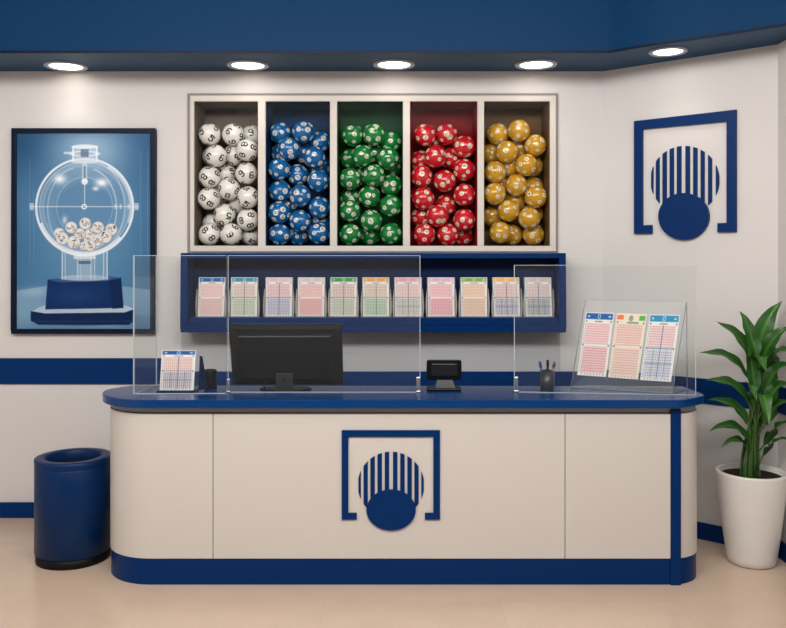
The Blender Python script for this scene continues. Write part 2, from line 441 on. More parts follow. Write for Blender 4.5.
# globe
GX, GY, GR = 84, 207, 48.5
c.disc(GX, GY, GR, (168, 196, 218), 0.22)
c.disc(GX, GY+4, 34, (70, 116, 158), 0.40, soft=8)
c.ring(GX, GY, GR, 2.2, (236, 243, 248), 0.92); c.ring(GX, GY, GR-3.6, 1.0, (216, 228, 238), 0.6)
c.ring(GX, GY, GR-6.5, 3.0, (190, 210, 226), 0.30)
c.ring(GX-6, GY, 42, 1.0, (225, 235, 243), 0.5, ry=47, ang=(90, 270)); c.ring(GX-4, GY+2, 33, 1.1, (225, 235, 243), 0.45, ry=42, ang=(100, 260))
c.ring(GX+2, GY+2, 30, 1.2, (230, 238, 245), 0.55, ry=41, ang=(-80, 80)); c.ring(GX+5, GY, 35, 1.0, (230, 238, 245), 0.5, ry=46, ang=(-90, 90))
c.ring(GX, GY, 28, 0.8, (226, 236, 244), 0.35, ry=30)
c.glow(59, 179, 6, 4.5, (255, 255, 255), 0.95); c.glow(101, 182.5, 6, 4, (255, 255, 255), 0.95); c.glow(95, 188.5, 3, 2, (255, 255, 255), 0.8); c.glow(64, 220, 2.5, 4, (255, 255, 255), 0.6)
c.ring(GX, GY, GR-2, 2.6, (250, 252, 255), 0.75, ang=(200, 320)); c.ring(GX, GY, GR-2, 2.0, (250, 252, 255), 0.6, ang=(-20, 60))
c.line(29, 206.5, 138, 206.5, 0.9, (232, 240, 246), 0.75); c.line(84, 182, 84, 206, 0.9, (236, 243, 248), 0.7); c.ring(83.5, 206.5, 2.2, 1.1, (245, 248, 250), 0.95)
c.rect(29, 33, 203, 210, (210, 224, 236), 0.7); c.rect(134, 138, 203, 210, (210, 224, 236), 0.7)
for rx in (114, 119, 127): c.rect(rx, rx+2, 204, 209, (230, 238, 244), 0.6)
# cap
c.rect(71.5, 97, 146, 161, (200, 216, 230), 0.55); c.disc(84, 146.5, 13, (238, 244, 248), 0.85, ry=2.2); c.disc(84, 161, 15, (226, 236, 243), 0.75, ry=2.4)
c.ring(84, 153.5, 13, 1.0, (245, 248, 250), 0.7, ry=2.5); c.rect(80, 88, 149, 157, (60, 90, 120), 0.6); c.rect(71.5, 73.2, 146, 161, (245, 248, 250), 0.8); c.rect(95.3, 97, 146, 161, (245, 248, 250), 0.8)
c.rect(63, 71, 151.5, 154, (226, 236, 243), 0.7)
c.rect(81.3, 86.6, 163, 182, (214, 226, 236), 0.65); c.disc(84, 181.5, 3.2, (244, 248, 250), 0.9); c.rect(83, 85, 166, 178, (70, 100, 130), 0.6)
BL_ = [(195, 495, 28), (298, 497, 28), (350, 492, 25), (342, 525, 25), (318, 558, 22), (405, 500, 20), (255, 465, 30), (325, 445, 30), (390, 465, 30), (457, 475, 30), (210, 520, 32), (427, 512, 32), (383, 530, 30), (268, 540, 33), (350, 557, 28)]
rg = random.Random(3)
for (bx, by, br) in BL_:
    X = 20+bx/5.02; Y = 135+by/5.02; R = br/5.02
    c.disc(X, Y, R*1.02, (150, 154, 160)); c.disc(X-R*.05, Y-R*.06, R*.95, (226, 224, 220)); c.disc(X-R*.3, Y-R*.35, R*.4, (252, 251, 249), 0.8, soft=R*.4)
    for q in range(4):
        a = rg.random()*6.28; rr = R*(0 if q == 0 else .62)
        c.digit(str(rg.choice([3, 5, 7, 8, 2, 6])), X+rr*math.cos(a), Y+rr*math.sin(a), R*(0.8 if q == 0 else 0.5), (24, 24, 28), rg.uniform(-.8, .8))
ys = D+0.012
c.mesh('poster_print', [(x0+fw-.004, ys, z1-fw+.004), (x1-fw+.004, ys, z1-fw+.004), (x1-fw+.004, ys, z0+fw-.004), (x0+fw-.004, ys, z0+fw-.004)], M['poster'], po, thick=0.02)

# ------------------------------------------------------------------ ball cabinet
fd = 5.645; bd = 5.965
cab = thing('ball_cabinet', 'cream five-compartment cabinet set in the wall above the blue slip case', 'cabinet', ((hx0+hx1)/2, WY, hz0))
cab['_w'] = tuple(cab.location)
comps = [(194, 258), (265.5, 330), (337, 403), (410, 477.5), (484, 550)]
zt, zb = PZ(101, fd), PZ(246, fd)
ox0, ox1 = PX(190, fd), PX(556, fd); oz0, oz1 = PZ(251.5, fd), PZ(95.5, fd)
m = MB()
m.box(ox0, ox1, fd, WY+0.3, zt, oz1); m.box(ox0, ox1, fd, WY+0.3, oz0, zb)
m.box(ox0, PX(comps[0][0], fd), fd, bd, zb, zt); m.box(PX(comps[4][1], fd), ox1, fd, bd, zb, zt)
m.build('cabinet_frame', M['cream'], cab, bevel=0.002)
for i in range(4):
    m = MB(); m.box(PX(comps[i][1], fd), PX(comps[i+1][0], fd), fd, bd, zb, zt); m.build('divider', M['cream'], cab, bevel=0.002)
m = MB()
g = 0.016
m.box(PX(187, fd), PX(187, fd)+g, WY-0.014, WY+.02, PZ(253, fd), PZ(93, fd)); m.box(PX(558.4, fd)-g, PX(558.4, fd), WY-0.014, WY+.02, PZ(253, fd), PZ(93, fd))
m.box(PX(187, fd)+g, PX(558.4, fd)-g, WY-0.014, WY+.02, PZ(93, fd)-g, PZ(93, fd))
m.build('shadow_gap_strip', mat('taupe grey painted shadow gap', (140, 130, 124), 0.6), cab)  # grey strip painted in as the shadow gap around the cabinet
icol = [((112, 102, 90), 'taupe'), ((2, 50, 92), 'dark blue'), ((6, 76, 38), 'dark green'), ((138, 14, 18), 'dark red'), ((112, 86, 52), 'bronze')]
for i, (a, b) in enumerate(comps):
    xa, xb = PX(a, fd), PX(b, fd); mt = mat(icol[i][1]+' compartment lining', icol[i][0], 0.6, 0.12, noise=0.05, nscale=4)
    m = MB(); th = 0.004; yf = fd+0.012
    m.box(xa, xb, bd-0.01, bd, zb, zt); m.box(xa, xa+th, yf, bd-.01, zb, zt); m.box(xb-th, xb, yf, bd-.01, zb, zt)
    m.box(xa+th, xb-th, yf, bd-.01, zt-th, zt); m.box(xa+th, xb-th, yf, bd-.01, zb, zb+th)
    o = m.build('compartment_lining', mt, cab); o['label'] = icol[i][1]+' compartment lining'
    m = MB(); m.box(xa, xb, fd+0.004, fd+0.007, zb, zt)
    m.build('front_pane', M['boxglass'], cab)

# ------------------------------------------------------------------ balls
R = 0.0765
def ball_mesh(name, base, spot, ink, seed, white=False):
    bm = bmesh.new(); bmesh.ops.create_icosphere(bm, subdivisions=6, radius=1.0)
    me = bpy.data.meshes.new(name); bm.to_mesh(me); bm.free()
    n = len(me.vertices); co = np.empty(n*3); me.vertices.foreach_get('co', co); co = co.reshape(-1, 3)
    cols = np.tile(s2l(base), (n, 1)); rng = np.random.RandomState(seed)
    K = 11 if white else 20
    num = str([6, 8, 5][seed % 3]) if white else str(rng.randint(0, 10))
    gr = (1+5**.5)/2
    for k in range(K):
        z = 1-2*(k+.5)/K; th = 2*math.pi*k/gr+seed
        c_ = np.array([math.sqrt(1-z*z)*math.cos(th), math.sqrt(1-z*z)*math.sin(th), z])+rng.normal(0, .07, 3); c_ /= np.linalg.norm(c_)
        up = rng.normal(0, 1, 3); u = np.cross(up, c_); u /= np.linalg.norm(u); v = np.cross(c_, u)
        fr = co@c_ > 0.5
        du = co@u; dv = co@v
        d = np.hypot(du, dv)
        if white:
            h = 0.60 if len(num) == 1 else 0.5
            mk = fr & (glyph(num, du/h, dv/h) | glyph(num, (du+.045)/h, dv/h) | glyph(num, du/h, (dv+.035)/h))
            cols[mk] = s2l(ink)
        else:
            rad = rng.choice([0.25, 0.21, 0.17])
            mk = fr & (d < rad); cols[mk] = s2l(spot)
            mk = fr & (d < rad*1.0) & glyph(num, du/(rad*1.35), dv/(rad*1.35)); cols[mk] = s2l(ink)
            mk = fr & (d > rad) & (d < rad*1.13); cols[mk] = s2l(np.array(base)*0.72)
    co *= R; me.vertices.foreach_set('co', co.ravel())
    set_paint(me, cols); me.materials.append(M['ball'])
    me.polygons.foreach_set('use_smooth', [True]*len(me.polygons))
    return me
kinds = [
 ('white', 188, (236, 232, 224), None, (22, 20, 20), 'leftmost',
  [(88, 160), (185, 163), (118, 248), (240, 222), (80, 342), (237, 318), (167, 392), (70, 435), (255, 420), (133, 485), (235, 505), (77, 565), (170, 568), (252, 572)],
  [(262, 165), (60, 250), (185, 255), (155, 310), (60, 515), (195, 450), (125, 405)]),
 ('blue', 260, (4, 96, 158), (228, 232, 226), (16, 48, 84), 'second',
  [(78, 155), (173, 160), (252, 195), (113, 232), (223, 250), (148, 320), (60, 300), (238, 348), (70, 385), (160, 412), (240, 452), (68, 472), (160, 510), (77, 565), (240, 562)],
  [(50, 235), (175, 240), (262, 285), (155, 578), (115, 440), (262, 515)]),
 ('green', 333, (10, 122, 50), (226, 232, 208), (14, 66, 30), 'middle',
  [(78, 162), (168, 162), (235, 205), (118, 248), (45, 255), (217, 258), (70, 340), (175, 318), (240, 363), (147, 408), (235, 450), (68, 470), (155, 510), (70, 565), (235, 563)],
  [(262, 285), (45, 420), (150, 575), (125, 325), (190, 232)]),
 ('red', 406, (204, 22, 40), (242, 226, 196), (120, 20, 22), 'fourth',
  [(78, 162), (170, 160), (237, 208), (118, 252), (45, 255), (238, 303), (63, 335), (157, 348), (240, 405), (80, 425), (165, 445), (130, 505), (45, 490), (237, 508), (75, 565), (165, 572)],
  [(115, 215), (178, 255), (40, 415), (245, 575)]),
 ('gold', 480, (206, 152, 30), (246, 234, 200), (110, 66, 10), 'rightmost',
  [(78, 155), (167, 157), (230, 200), (107, 233), (188, 280), (63, 315), (150, 363), (50, 410), (230, 418), (118, 458), (200, 510), (82, 558), (237, 570)],
  [(35, 240), (160, 222), (240, 310), (120, 290), (235, 372), (90, 370), (175, 430), (40, 490), (262, 480), (157, 570)]),
]
ordn = ['topmost', 'second from the top', 'third from the top', 'fourth from the top', 'fifth from the top', 'sixth from the top', 'seventh from the top', 'eighth from the top', 'ninth from the top']
for ci, (cn, xo, base, spot, ink, where, fr, bk) in enumerate(kinds):
    meshes = [ball_mesh(cn+'_ball_%d' % k, base, spot, ink, ci*10+k+1, cn == 'white') for k in range(3)]
    pts = []; lay = []
    for (zx, zy) in fr: pts.append(P(xo+zx/4.054, 95+zy/4.054, 5.745)); lay.append(0)
    for (zx, zy) in bk: pts.append(P(xo+zx/4.054, 95+zy/4.054, 5.87)); lay.append(1)
    p = np.array([list(q) for q in pts]); n = len(p)
    lo = np.array([PX(comps[ci][0], fd)+R+.005, fd+R+.009, zb+R+.0045]); hi = np.array([PX(comps[ci][1], fd)-R-.005, bd-R-.011, 9])
    W = np.array([0.35, 1.0, 0.35]); tgt = p.copy()
    for it in range(900):
        if it < 600: p += (tgt-p)*np.array([.02, .0, .02])
        for i in range(n):
            for j in range(i+1, n):
                d = p[j]-p[i]; L = np.linalg.norm(d)
                if L < 2*R+.0004:
                    q = d/L*W; q[1] += 1e-3*(lay[j]-lay[i]); q = q/(np.linalg.norm(q)+1e-9)
                    mv = q*(2*R+.0004-L)*.5; p[i] -= mv; p[j] += mv
        p = np.clip(p, lo, hi)
    # label by column and height
    xs = (p[:, 0]-lo[0])/(hi[0]-lo[0]+1e-9)
    cols_ = np.where(xs < .33, 0, np.where(xs < .67, 1, 2))
    for layer in (0, 1):
        for cc in range(3):
            ids = [i for i in range(n) if lay[i] == layer and cols_[i] == cc]; ids.sort(key=lambda i: -p[i][2])
            side = ['left', 'middle', 'right'][cc]
            for r_, i in enumerate(ids):
                o = bpy.data.objects.new('lottery_ball', random.choice(meshes)); COL.objects.link(o)
                o.location = p[i]; o.rotation_euler = [random.uniform(0, 6.28) for _ in range(3)]
                if layer == 0: lb = '%s numbered ball, %s at the %s front of the %s compartment' % (cn, ordn[r_], side, where)
                else: lb = '%s ball half hidden behind others, %s at back %s of %s compartment' % (cn, ordn[r_], side, where)
                tag(o, lb, 'ball', cn+' lottery balls in the '+where+' cabinet compartment')

# ------------------------------------------------------------------ slip display case
Df = 5.47
X0, X1 = PX(180.5, Df), PX(566, Df); Z0, Z1 = PZ(332.5, Df), PZ(253, Df)
dc = thing('slip_display_case', 'wide navy blue wall case holding a row of printed lottery slips', 'display case', ((X0+X1)/2, WY, Z0))
dc['_w'] = tuple(dc.location)
ft = 0.046
m = MB(); m.box(X0, X1, Df, WY-0.007, Z1-0.034, Z1); m.box(X0, X1, Df, WY-0.007, Z0, Z0+ft)
m.box(X0, X0+ft*.95, Df, WY-0.007, Z0+ft, Z1-0.034); m.box(X1-ft*.95, X1, Df, WY-0.007, Z0+ft, Z1-0.034)
m.build('case_frame', M['navy'], dc, bevel=0.003)
m = MB(); m.box(X0+ft*.95, X1-ft*.95, WY-0.02, WY-0.007, Z0+ft, Z1-0.034); m.build('back_panel', M['navy_dark'], dc)
zl = PZ(317.5, 5.52)
m = MB(); m.box(X0+ft*.95, X1-ft*.95, 5.50, WY-0.02, Z0+ft, zl); m.build('ledge', M['navy'], dc, bevel=0.002)

def slip_canvas(head, body1, body2, line1, line2, kind=0, side=(70, 80, 110), seed=0, paper=(244, 240, 236)):
    f = lambda q, k: tuple(k*a+(1-k)*b for a, b in zip(q, (250, 244, 238)))
    body1, body2 = f(body1, .42), f(body2, .42); line1, line2 = [tuple(v*.93 for v in q) for q in (line1, line2)]
    c = Canvas(0, 26, 0, 40, 3.6); rg = random.Random(seed)
    c.img[:] = paper
    if kind == 1: # three-blob header
        c.rect(0, 26, 0, 40, (246, 228, 196), 0.7)
        c.rect(0.8, 6.5, 1.2, 4.0, (240, 130, 80)); c.rect(20, 25.2, 1.2, 4.2, (90, 180, 80)); c.disc(13, 3, 1.9, (150, 160, 160))
        c.rect(10, 20, 5.2, 6.3, (90, 150, 120), .8)
    else:
        c.rect(0.6, 25.4, 0.6, 4.4, head)
        c.ring(13, 2.5, 1.2, .6, (235, 240, 245), .8); c.rect(2.2, 4.2, 2, 3.1, (235, 240, 245), .8); c.rect(21.5, 23.8, 2, 3.1, (235, 240, 245), .8)
        c.rect(9.5, 16.5, 5.4, 6.2, (110, 120, 120), .8)
    c.rect(2.4, 24, 7.4, 20, body1); c.rect(2.4, 24, 21.6, 38.2, body2)
    cell = 1.55
    y = 7.4
    while y < 38.4:
        if not 20 < y < 21.5: c.line(2.4, y, 24, y, .34, line1 if y < 20.6 else line2, 1)
        y += cell
    x = 2.6
    while x < 24.1:
        c.line(x, 7.4, x, 20, .34, line1, 1); c.line(x, 21.6, x, 38.2, .34, line2, 1); x += cell
    if kind in (2, 3):
        for xx in (13.2,): c.line(xx, 7, xx, 38.4, .8, side, .75)
        c.line(2, 20.7, 24.4, 20.7, .7, side, .7)
        if kind == 3: c.line(2, 29.8, 24.4, 29.8, .6, side, .6); c.line(7.8, 21.6, 7.8, 38, .5, side, .5); c.line(18.6, 21.6, 18.6, 38, .5, side, .5)
    for k in range(22):
        yy = 7.4+k*1.43; c.rect(.9, 1.6, yy, yy+.6, side, .8)
    for k in range(8): c.rect(3+k*2.8, 3.9+k*2.8, 38.7, 39.2, (60, 60, 66), .8)
    c.rect(1.2, 2.2, 5.3, 6.3, (50, 50, 56), .8); c.rect(23.8, 24.8, 5.3, 6.3, (50, 50, 56), .8); c.rect(.8, 1.9, 20.2, 21.2, (50, 50, 56), .9); c.rect(23.9, 25, 20.2, 21.2, (50, 50, 56), .9)
    return c
W_ = (246, 242, 238)
specs = [
 ((40, 104, 168), (244, 206, 198), (246, 200, 196), (238, 176, 172), (240, 170, 170), 0, (120, 110, 130), 'blue header over pale pink grids', 198.5, 224.5),
 ((70, 150, 176), (236, 214, 204), (222, 222, 196), (200, 160, 150), (150, 176, 140), 2, (90, 120, 110), 'teal header over pink and greenish grids', 231.2, 257.2),
 ((232, 200, 200), (242, 206, 206), (216, 210, 226), (222, 150, 160), (140, 140, 186), 2, (80, 84, 140), 'pale pink header above pink and lilac grids', 265.8, 292),
 ((224, 206, 206), (246, 196, 190), (248, 178, 176), (238, 160, 160), (240, 140, 144), 0, (120, 90, 100), 'whitish header above strong pink grids', 298, 324.4),
 ((70, 160, 80), (240, 208, 200), (226, 218, 204), (190, 150, 140), (150, 170, 140), 2, (80, 110, 90), 'bright green header and pink-green grids', 330.5, 356.5),
 ((238, 170, 90), (240, 216, 204), (216, 222, 200), (200, 160, 140), (110, 170, 120), 2, (90, 130, 100), 'orange header and green ruled lower grid', 363, 389),
 ((236, 170, 180), (244, 212, 206), (228, 222, 214), (224, 170, 170), (170, 170, 160), 3, (120, 120, 120), 'rose header above a grey ruled lower grid', 395, 421.3),
 ((226, 190, 204), (246, 196, 200), (248, 176, 184), (236, 150, 164), (238, 130, 148), 0, (130, 80, 110), 'lilac-pink header over rose pink grids', 428, 454.4),
 ((140, 180, 90), (244, 214, 184), (246, 206, 176), (236, 170, 130), (232, 176, 140), 0, (130, 110, 90), 'olive green header over peach orange grids', 461, 487),
 ((242, 190, 110), (240, 212, 200), (220, 214, 220), (200, 150, 150), (130, 130, 160), 3, (90, 90, 120), 'amber header above pink and grey-blue grids', 493.5, 519.6),
 ((222, 196, 190), (240, 216, 212), (222, 216, 214), (210, 170, 170), (110, 110, 120), 3, (50, 110, 150), 'pale grey-pink header and black ruled lower grid', 525.3, 551.5)]
order = ['first', 'second', 'third', 'fourth', 'fifth', 'sixth', 'seventh', 'eighth', 'ninth', 'tenth', 'last']
for i, s in enumerate(specs):
    c = slip_canvas(s[0], s[1], s[2], s[3], s[4], s[5], s[6], seed=i)
    sh = (.8 if i == 0 else .3 if i < 5 else -.2 if i < 9 else -.7)
    D0, D1 = 5.560, 5.590
    TL = P(s[8]+sh, 277.4, D1); TR = P(s[9]+sh, 277.4, D1)
    zbm = zl+0.004
    BL = Vector((PX(s[8]-sh, D0), D0, zbm)); BR = Vector((PX(s[9]-sh, D0), D0, zbm))
    o = c.mesh('lottery_slip', [TL, TR, BR, BL], M['paper'])
    tag(o, '%s slip from left in wall case, %s' % (order[i], s[7]), 'slip', 'lottery slips in the blue wall case')
    # acrylic pocket holder
    h = thing('slip_holder', 'clear acrylic pocket around the %s slip from left in the blue wall case' % order[i], 'slip holder', ((BL.x+BR.x)/2, D0, zl), 'clear slip holders in the blue wall case')
    h['_w'] = tuple(h.location)
    e = 0.006; zt_ = TL.z+0.0
    m = MB(); m.hexa([(BL.x-e, D0+.006, zl), (BR.x+e, D0+.006, zl), (BR.x+e, D0+.009, zl), (BL.x-e, D0+.009, zl),
                      (TL.x-e, D1+.006, zt_), (TR.x+e, D1+.006, zt_), (TR.x+e, D1+.009, zt_), (TL.x-e, D1+.009, zt_)], 0, 1)
    m.build('back_plate', [M['acryl'], M['acryl_edge']], h)
    m = MB(); zz = zl+.128; m.hexa([(BL.x-e, D0-.012, zl), (BR.x+e, D0-.012, zl), (BR.x+e, D0-.010, zl), (BL.x-e, D0-.010, zl),
                      (BL.x-e, D0-.002, zz), (BR.x+e, D0-.002, zz), (BR.x+e, D0, zz), (BL.x-e, D0, zz)], 0, 0)
    m.build('front_lip', M['acryl'], h)
    for sx in (-1, 1):
        m = MB(); xb_ = (BL.x-e) if sx < 0 else (BR.x+e)
        vs = []; nn = 8; hh = 12
        for a in range(hh+1):
            z = zl+0.188*a/hh; wdt = 0.003+0.009*math.sin(math.pi*min(1, .18+a/hh*.82))
            for b in range(nn+1):
                an = math.pi*b/nn; vs.append((xb_+sx*wdt*math.sin(an), D0+.01-.014*math.cos(an), z))
        m.add(vs, [(a*(nn+1)+b, a*(nn+1)+b+1, (a+1)*(nn+1)+b+1, (a+1)*(nn+1)+b) for a in range(hh) for b in range(nn)], 0, True)
        m.build('curved_side', M['acryl_glint'], h)

# ------------------------------------------------------------------ service counter
CT = 1.007
sv = thing('service_counter', 'long white counter with navy blue top, plinth and rounded ends', 'counter', (0.05, 4.7, 0)); sv['_w'] = tuple(sv.location)
def plan(off, back=4.88, rightarc=True):
    """outline left-back -> front -> right-back, off outward"""
    pts = [(-1.61-off, back)]
    for k in range(0, 25):
        a = math.pi+math.pi/2*k/24; r = .3+off; pts.append((-1.31+r*math.cos(a), 4.8+r*math.sin(a)))
    for k in range(0, 19):
        a = 1.5*math.pi+math.pi/2*k/18; r = .2+off; pts.append((1.50+r*math.cos(a), 4.70+r*math.sin(a)))
    pts.append((1.70+off, back))
    return pts
m = MB(); m.prism(plan(-0.016), 0.02, 0.93); m.build('carcass', M['seam'], sv)
m = MB(); m.prism(plan(-0.004, 4.87), 0, 0.139, 0, False); m.build('plinth', M['navy'], sv, bevel=0.002)
def seg_panel(name, pts_o, pts_i, z0, z1, mt, lab=None):
    m = MB(); n = len(pts_o)
    for i in range(n-1):
        a, b, c_, d = pts_o[i], pts_o[i+1], pts_i[i+1], pts_i[i]
        v = [(a[0], a[1], z0), (b[0], b[1], z0), (c_[0], c_[1], z0), (d[0], d[1], z0), (a[0], a[1], z1), (b[0], b[1], z1), (c_[0], c_[1], z1), (d[0], d[1], z1)]
        m.add(v, [(0, 1, 5, 4)], 0, True); m.add(v, [(2, 3, 7, 6)], 0, True)
        m.add(v, [(0, 3, 2, 1), (4, 5, 6, 7)], 0, False)
        if i == 0: m.add(v, [(3, 0, 4, 7)], 0)
        if i == n-2: m.add(v, [(1, 2, 6, 5)], 0)
    o = m.build(name, mt, sv, weld=False)
    if lab: o['label'] = lab
    return o
po_, pi_ = plan(0), plan(-0.0155)
fx = [PX(213, 4.5), PX(565, 4.5)]
g = 0.0022
zp0, zp1 = 0.143, 0.923
left_o = po_[:26]+[(fx[0]-g, 4.5)]; left_i = pi_[:26]+[(fx[0]-g, 4.5155)]
seg_panel('front_panel', left_o, left_i, zp0, zp1, M['panel'], 'curved white end panel at left')
seg_panel('front_panel', [(fx[0]+g, 4.5), (fx[1]-g, 4.5)], [(fx[0]+g, 4.5155), (fx[1]-g, 4.5155)], zp0, zp1, M['panel'], 'wide white centre panel carrying the emblem')
seg_panel('front_panel', [(fx[1]+g, 4.5), (1.50, 4.5)], [(fx[1]+g, 4.5155), (1.50, 4.5155)], zp0, zp1, M['panel'], 'plain white panel right of centre')
seg_panel('end_panel', po_[26:], pi_[26:], zp0, zp1, M['panel'], 'narrow curved white panel at right end')
m = MB(); m.box(1.497, 1.553, 4.494, 4.53, 0.0, 0.948); m.build('corner_post', M['navy'], sv, bevel=0.002)
m = MB(); m.prism(plan(-0.008), 0.93, 0.962); m.build('reveal_strip', M['reveal'], sv)
ct = [(-1.545, 4.96), (-1.60, 4.90), (-1.642, 4.83)]
for k in range(0, 25):
    a = math.pi+math.pi/2*k/24; ct.append((-1.305+.345*math.cos(a), 4.795+.345*math.sin(a)))
ct += [(1.515, 4.45), (1.545, 4.458), (1.575, 4.475), (1.65, 4.535), (1.70, 4.580), (1.720, 4.61), (1.728, 4.65), (1.726, 4.72), (1.71, 4.93)]
m = MB(); m.prism(ct, 0.962, CT); m.build('countertop', M['navy_top'], sv, bevel=0.005, segs=3)

# emblem geometry from pixel outlines, projected on a plane
def emblem(to_plane, nrm, frame, bars, cc, cr, disc, parent, depth):
    """frame list of polygons; bars list (x0,x1) ; cc,cr circle; disc (cx,cy,rx,ry)"""
    ext = nrm*depth
    m = MB(); m.prism3([to_plane(*q) for q in frame], ext)
    fr = m.build('emblem', M['navy'], parent)
    fr['label'] = 'navy open bracket frame'
    dcx, dcy, rx, ry = disc
    for (a, b) in bars:
        sh = .06*(b-a) if depth > .015 else 0; a, b = a+sh, b-sh
        top = []; bot = []
        for k in range(9):
            x = a+(b-a)*k/8; q = 1-((x-cc[0])/cr[0])**2
            if q <= 0: q = 1e-4
            h = cr[1]*math.sqrt(q); yt = cc[1]-h; yb = cc[1]+h
            e = 1-((x-dcx)/rx)**2
            if e > 0: yb = min(yb, dcy-ry*math.sqrt(e)+0.6)
            elif abs(x-dcx) < cr[0]*.86: yb = min(yb, dcy)
            top.append((x, yt)); bot.append((x, max(yb, yt+.2)))
        m = MB(); m.prism3([to_plane(*q) for q in top+bot[::-1]], ext*.5)
        m.build('stripe_bar', M['navy'], fr)
    m = MB(); m.prism3([to_plane(dcx+rx*math.cos(2*math.pi*k/64), dcy+ry*math.sin(2*math.pi*k/64)) for k in range(64)], ext*1.25)
    m.build('emblem_disc', M['navy'], fr)
    return fr
def brk(x0, x1, y0, y1, t, foot, dy=None):
    return [(x0, y0), (x1, y0), (x1, y1), (x1-foot, y1), (x1-foot, y1-t), (x1-t, y1-t), (x1-t, y0+t), (x0+t, y0+t), (x0+t, y1-t), (x0+foot, y1-t), (x0+foot, y1), (x0, y1)]
zo = lambda x: 320+x/4.4875
barsA = [(zo(319+s*o-10*w), zo(319+s*o+10*w)) for s in (-1, 1) for o, w in ((18.5, 1), (51, 1), (83, 1), (114, .95), (141, .55))]
emblem(lambda x, y: P(x, y, 4.5), Vector((0, -1, 0)), brk(341.8, 439.9, 430, 519.2, 6.6, 15), barsA, (391, 484.8), (33.2, 33.2), (391.1, 509.6, 24.6, 20.3), sv, 0.010)

# wall emblem on the angled wall
wd = Vector((COR2[0]-CORN[0], COR2[1]-CORN[1], 0)).normalized(); wn = Vector((wd.y, -wd.x, 0))
def onwall(px, py):
    d = Vector(((px-CX)/F, 1, -(py-HY)/F)); o = Vector((0, 0, CH)); p0 = Vector((CORN[0], CORN[1], 0))
    t = (p0-o).dot(wn)/d.dot(wn); return o+d*t
we = thing('wall_emblem', 'large navy raised emblem of striped disc in open frame on right wall', 'wall emblem', tuple(onwall(686, 234))); we['_w'] = tuple(we.location)
def yt(x): return 121.5+(x-635.3)*(110-121.5)/102
def yb(x): return 233.9+(x-635.3)*(231.9-233.9)/102
t1, t2 = 8.3, 9.6
frm = [(635.3, yt(635.3)), (737.3, yt(737.3)), (737.3, yb(737.3)), (718.5, yb(718.5)), (718.5, yb(718.5)-9), (737.3-t2, yb(727)-9.2),
       (737.3-t2, yt(727)+10.6), (635.3+t1, yt(643)+8.9), (635.3+t1, yb(643)-8.4), (653, yb(653)-8.6), (653, yb(653)), (635.3, yb(635.3))]
zw = lambda x: 586+x/3.49
barsB = [(zw(a), zw(b)) for a, b in ((229, 237), (245, 259), (268, 284), (293, 309), (318, 335), (348, 365), (375, 391), (401, 416), (427, 442), (454, 467))]
e = emblem(onwall, wn, frm, barsB, (685.4, 180.2), (34.4, 34.2), (685.0, 216.6, 25.2, 23.4), we, 0.022)

# ------------------------------------------------------------------ guard glass
def pane(name, a, b, z0, z1, parent, t=0.008, right=True):
    a = Vector((a[0], a[1], 0)); b = Vector((b[0], b[1], 0)); d = (b-a).normalized(); nn = Vector((-d.y, d.x, 0))*t
    m = MB(); v = [a, b, b+nn, a+nn]
    w = [(q.x, q.y, z0) for q in v]+[(q.x, q.y, z1) for q in v]
    m.add(w, [(0, 1, 5, 4), (2, 3, 7, 6)], 0); m.add(w, [(0, 3, 2, 1), (4, 5, 6, 7), (1, 2, 6, 5), (3, 0, 4, 7)], 1)
    o = m.build(name, [M['glass'], M['glass_edge']], parent)
    L = (b-a).length; e = .0038; nn1 = nn.normalized(); m = MB()
    def bar(s0, s1, q0, q1):
        p = [a+d*s0-nn1*.0008, a+d*s1-nn1*.0008, a+d*s1, a+d*s0]
        m.hexa([(q.x, q.y, q0) for q in p]+[(q.x, q.y, q1) for q in p])
    bar(0, e if right else .002, z0, z1)
    if right: bar(L-e, L, z0, z1)
    bar(e, L-e, z1-e*.7, z1); bar(e, L-e, z0, z0+e)
    m.build('polished_edge', M['glass_edge'], parent)
    return o
def clip(x, y, parent, w=0.026, h=0.085):
    m = MB(); m.box(x-w/2, x+w/2, y-.008, y+.020, CT, CT+h*.12); m.box(x-w*.42, x+w*.42, y-.006, y-.0005, CT, CT+h); m.box(x-w*.42, x+w*.42, y+.0085, y+.014, CT, CT+h)
    return m.build('clip', M['chrome'], parent, bevel=0.002)
za = PZ(255.3, 4.66)
gA = thing('glass_screen', 'clear corner glass screen at the left end of the counter', 'glass screen', (PX(180, 4.64), 4.64, CT)); gA['_w'] = tuple(gA.location)
pane('pane', (PX(133.3, 4.645), 4.645), (PX(226.5, 4.66), 4.66), CT, za, gA, right=False)
pane('side_pane', (PX(134, 4.655)+.002, 4.655), (PX(157, 4.92), 4.92), CT, za, gA)
gB = thing('glass_screen', 'clear glass screen in front of the black monitor', 'glass screen', (PX(323, 4.70), 4.70, CT)); gB['_w'] = tuple(gB.location)
pane('pane', (PX(227.8, 4.70), 4.70), (PX(420.3, 4.70), 4.70), CT, PZ(255.3, 4.70), gB)
clip(PX(228.5, 4.70), 4.70, gB, .018, .075); clip(PX(418.3, 4.70), 4.70, gB)
gC = thing('glass_screen', 'clear glass screen right of the card terminal, before pen cup and slip rack', 'glass screen', (PX(605, 4.65), 4.65, CT)); gC['_w'] = tuple(gC.location)
pa, pb = (PX(514, 4.71), 4.71), (PX(696, 4.60), 4.60)
pane('pane', pa, pb, CT, 1.725, gC)
clip(pa[0]+.012, pa[1]-.001, gC)

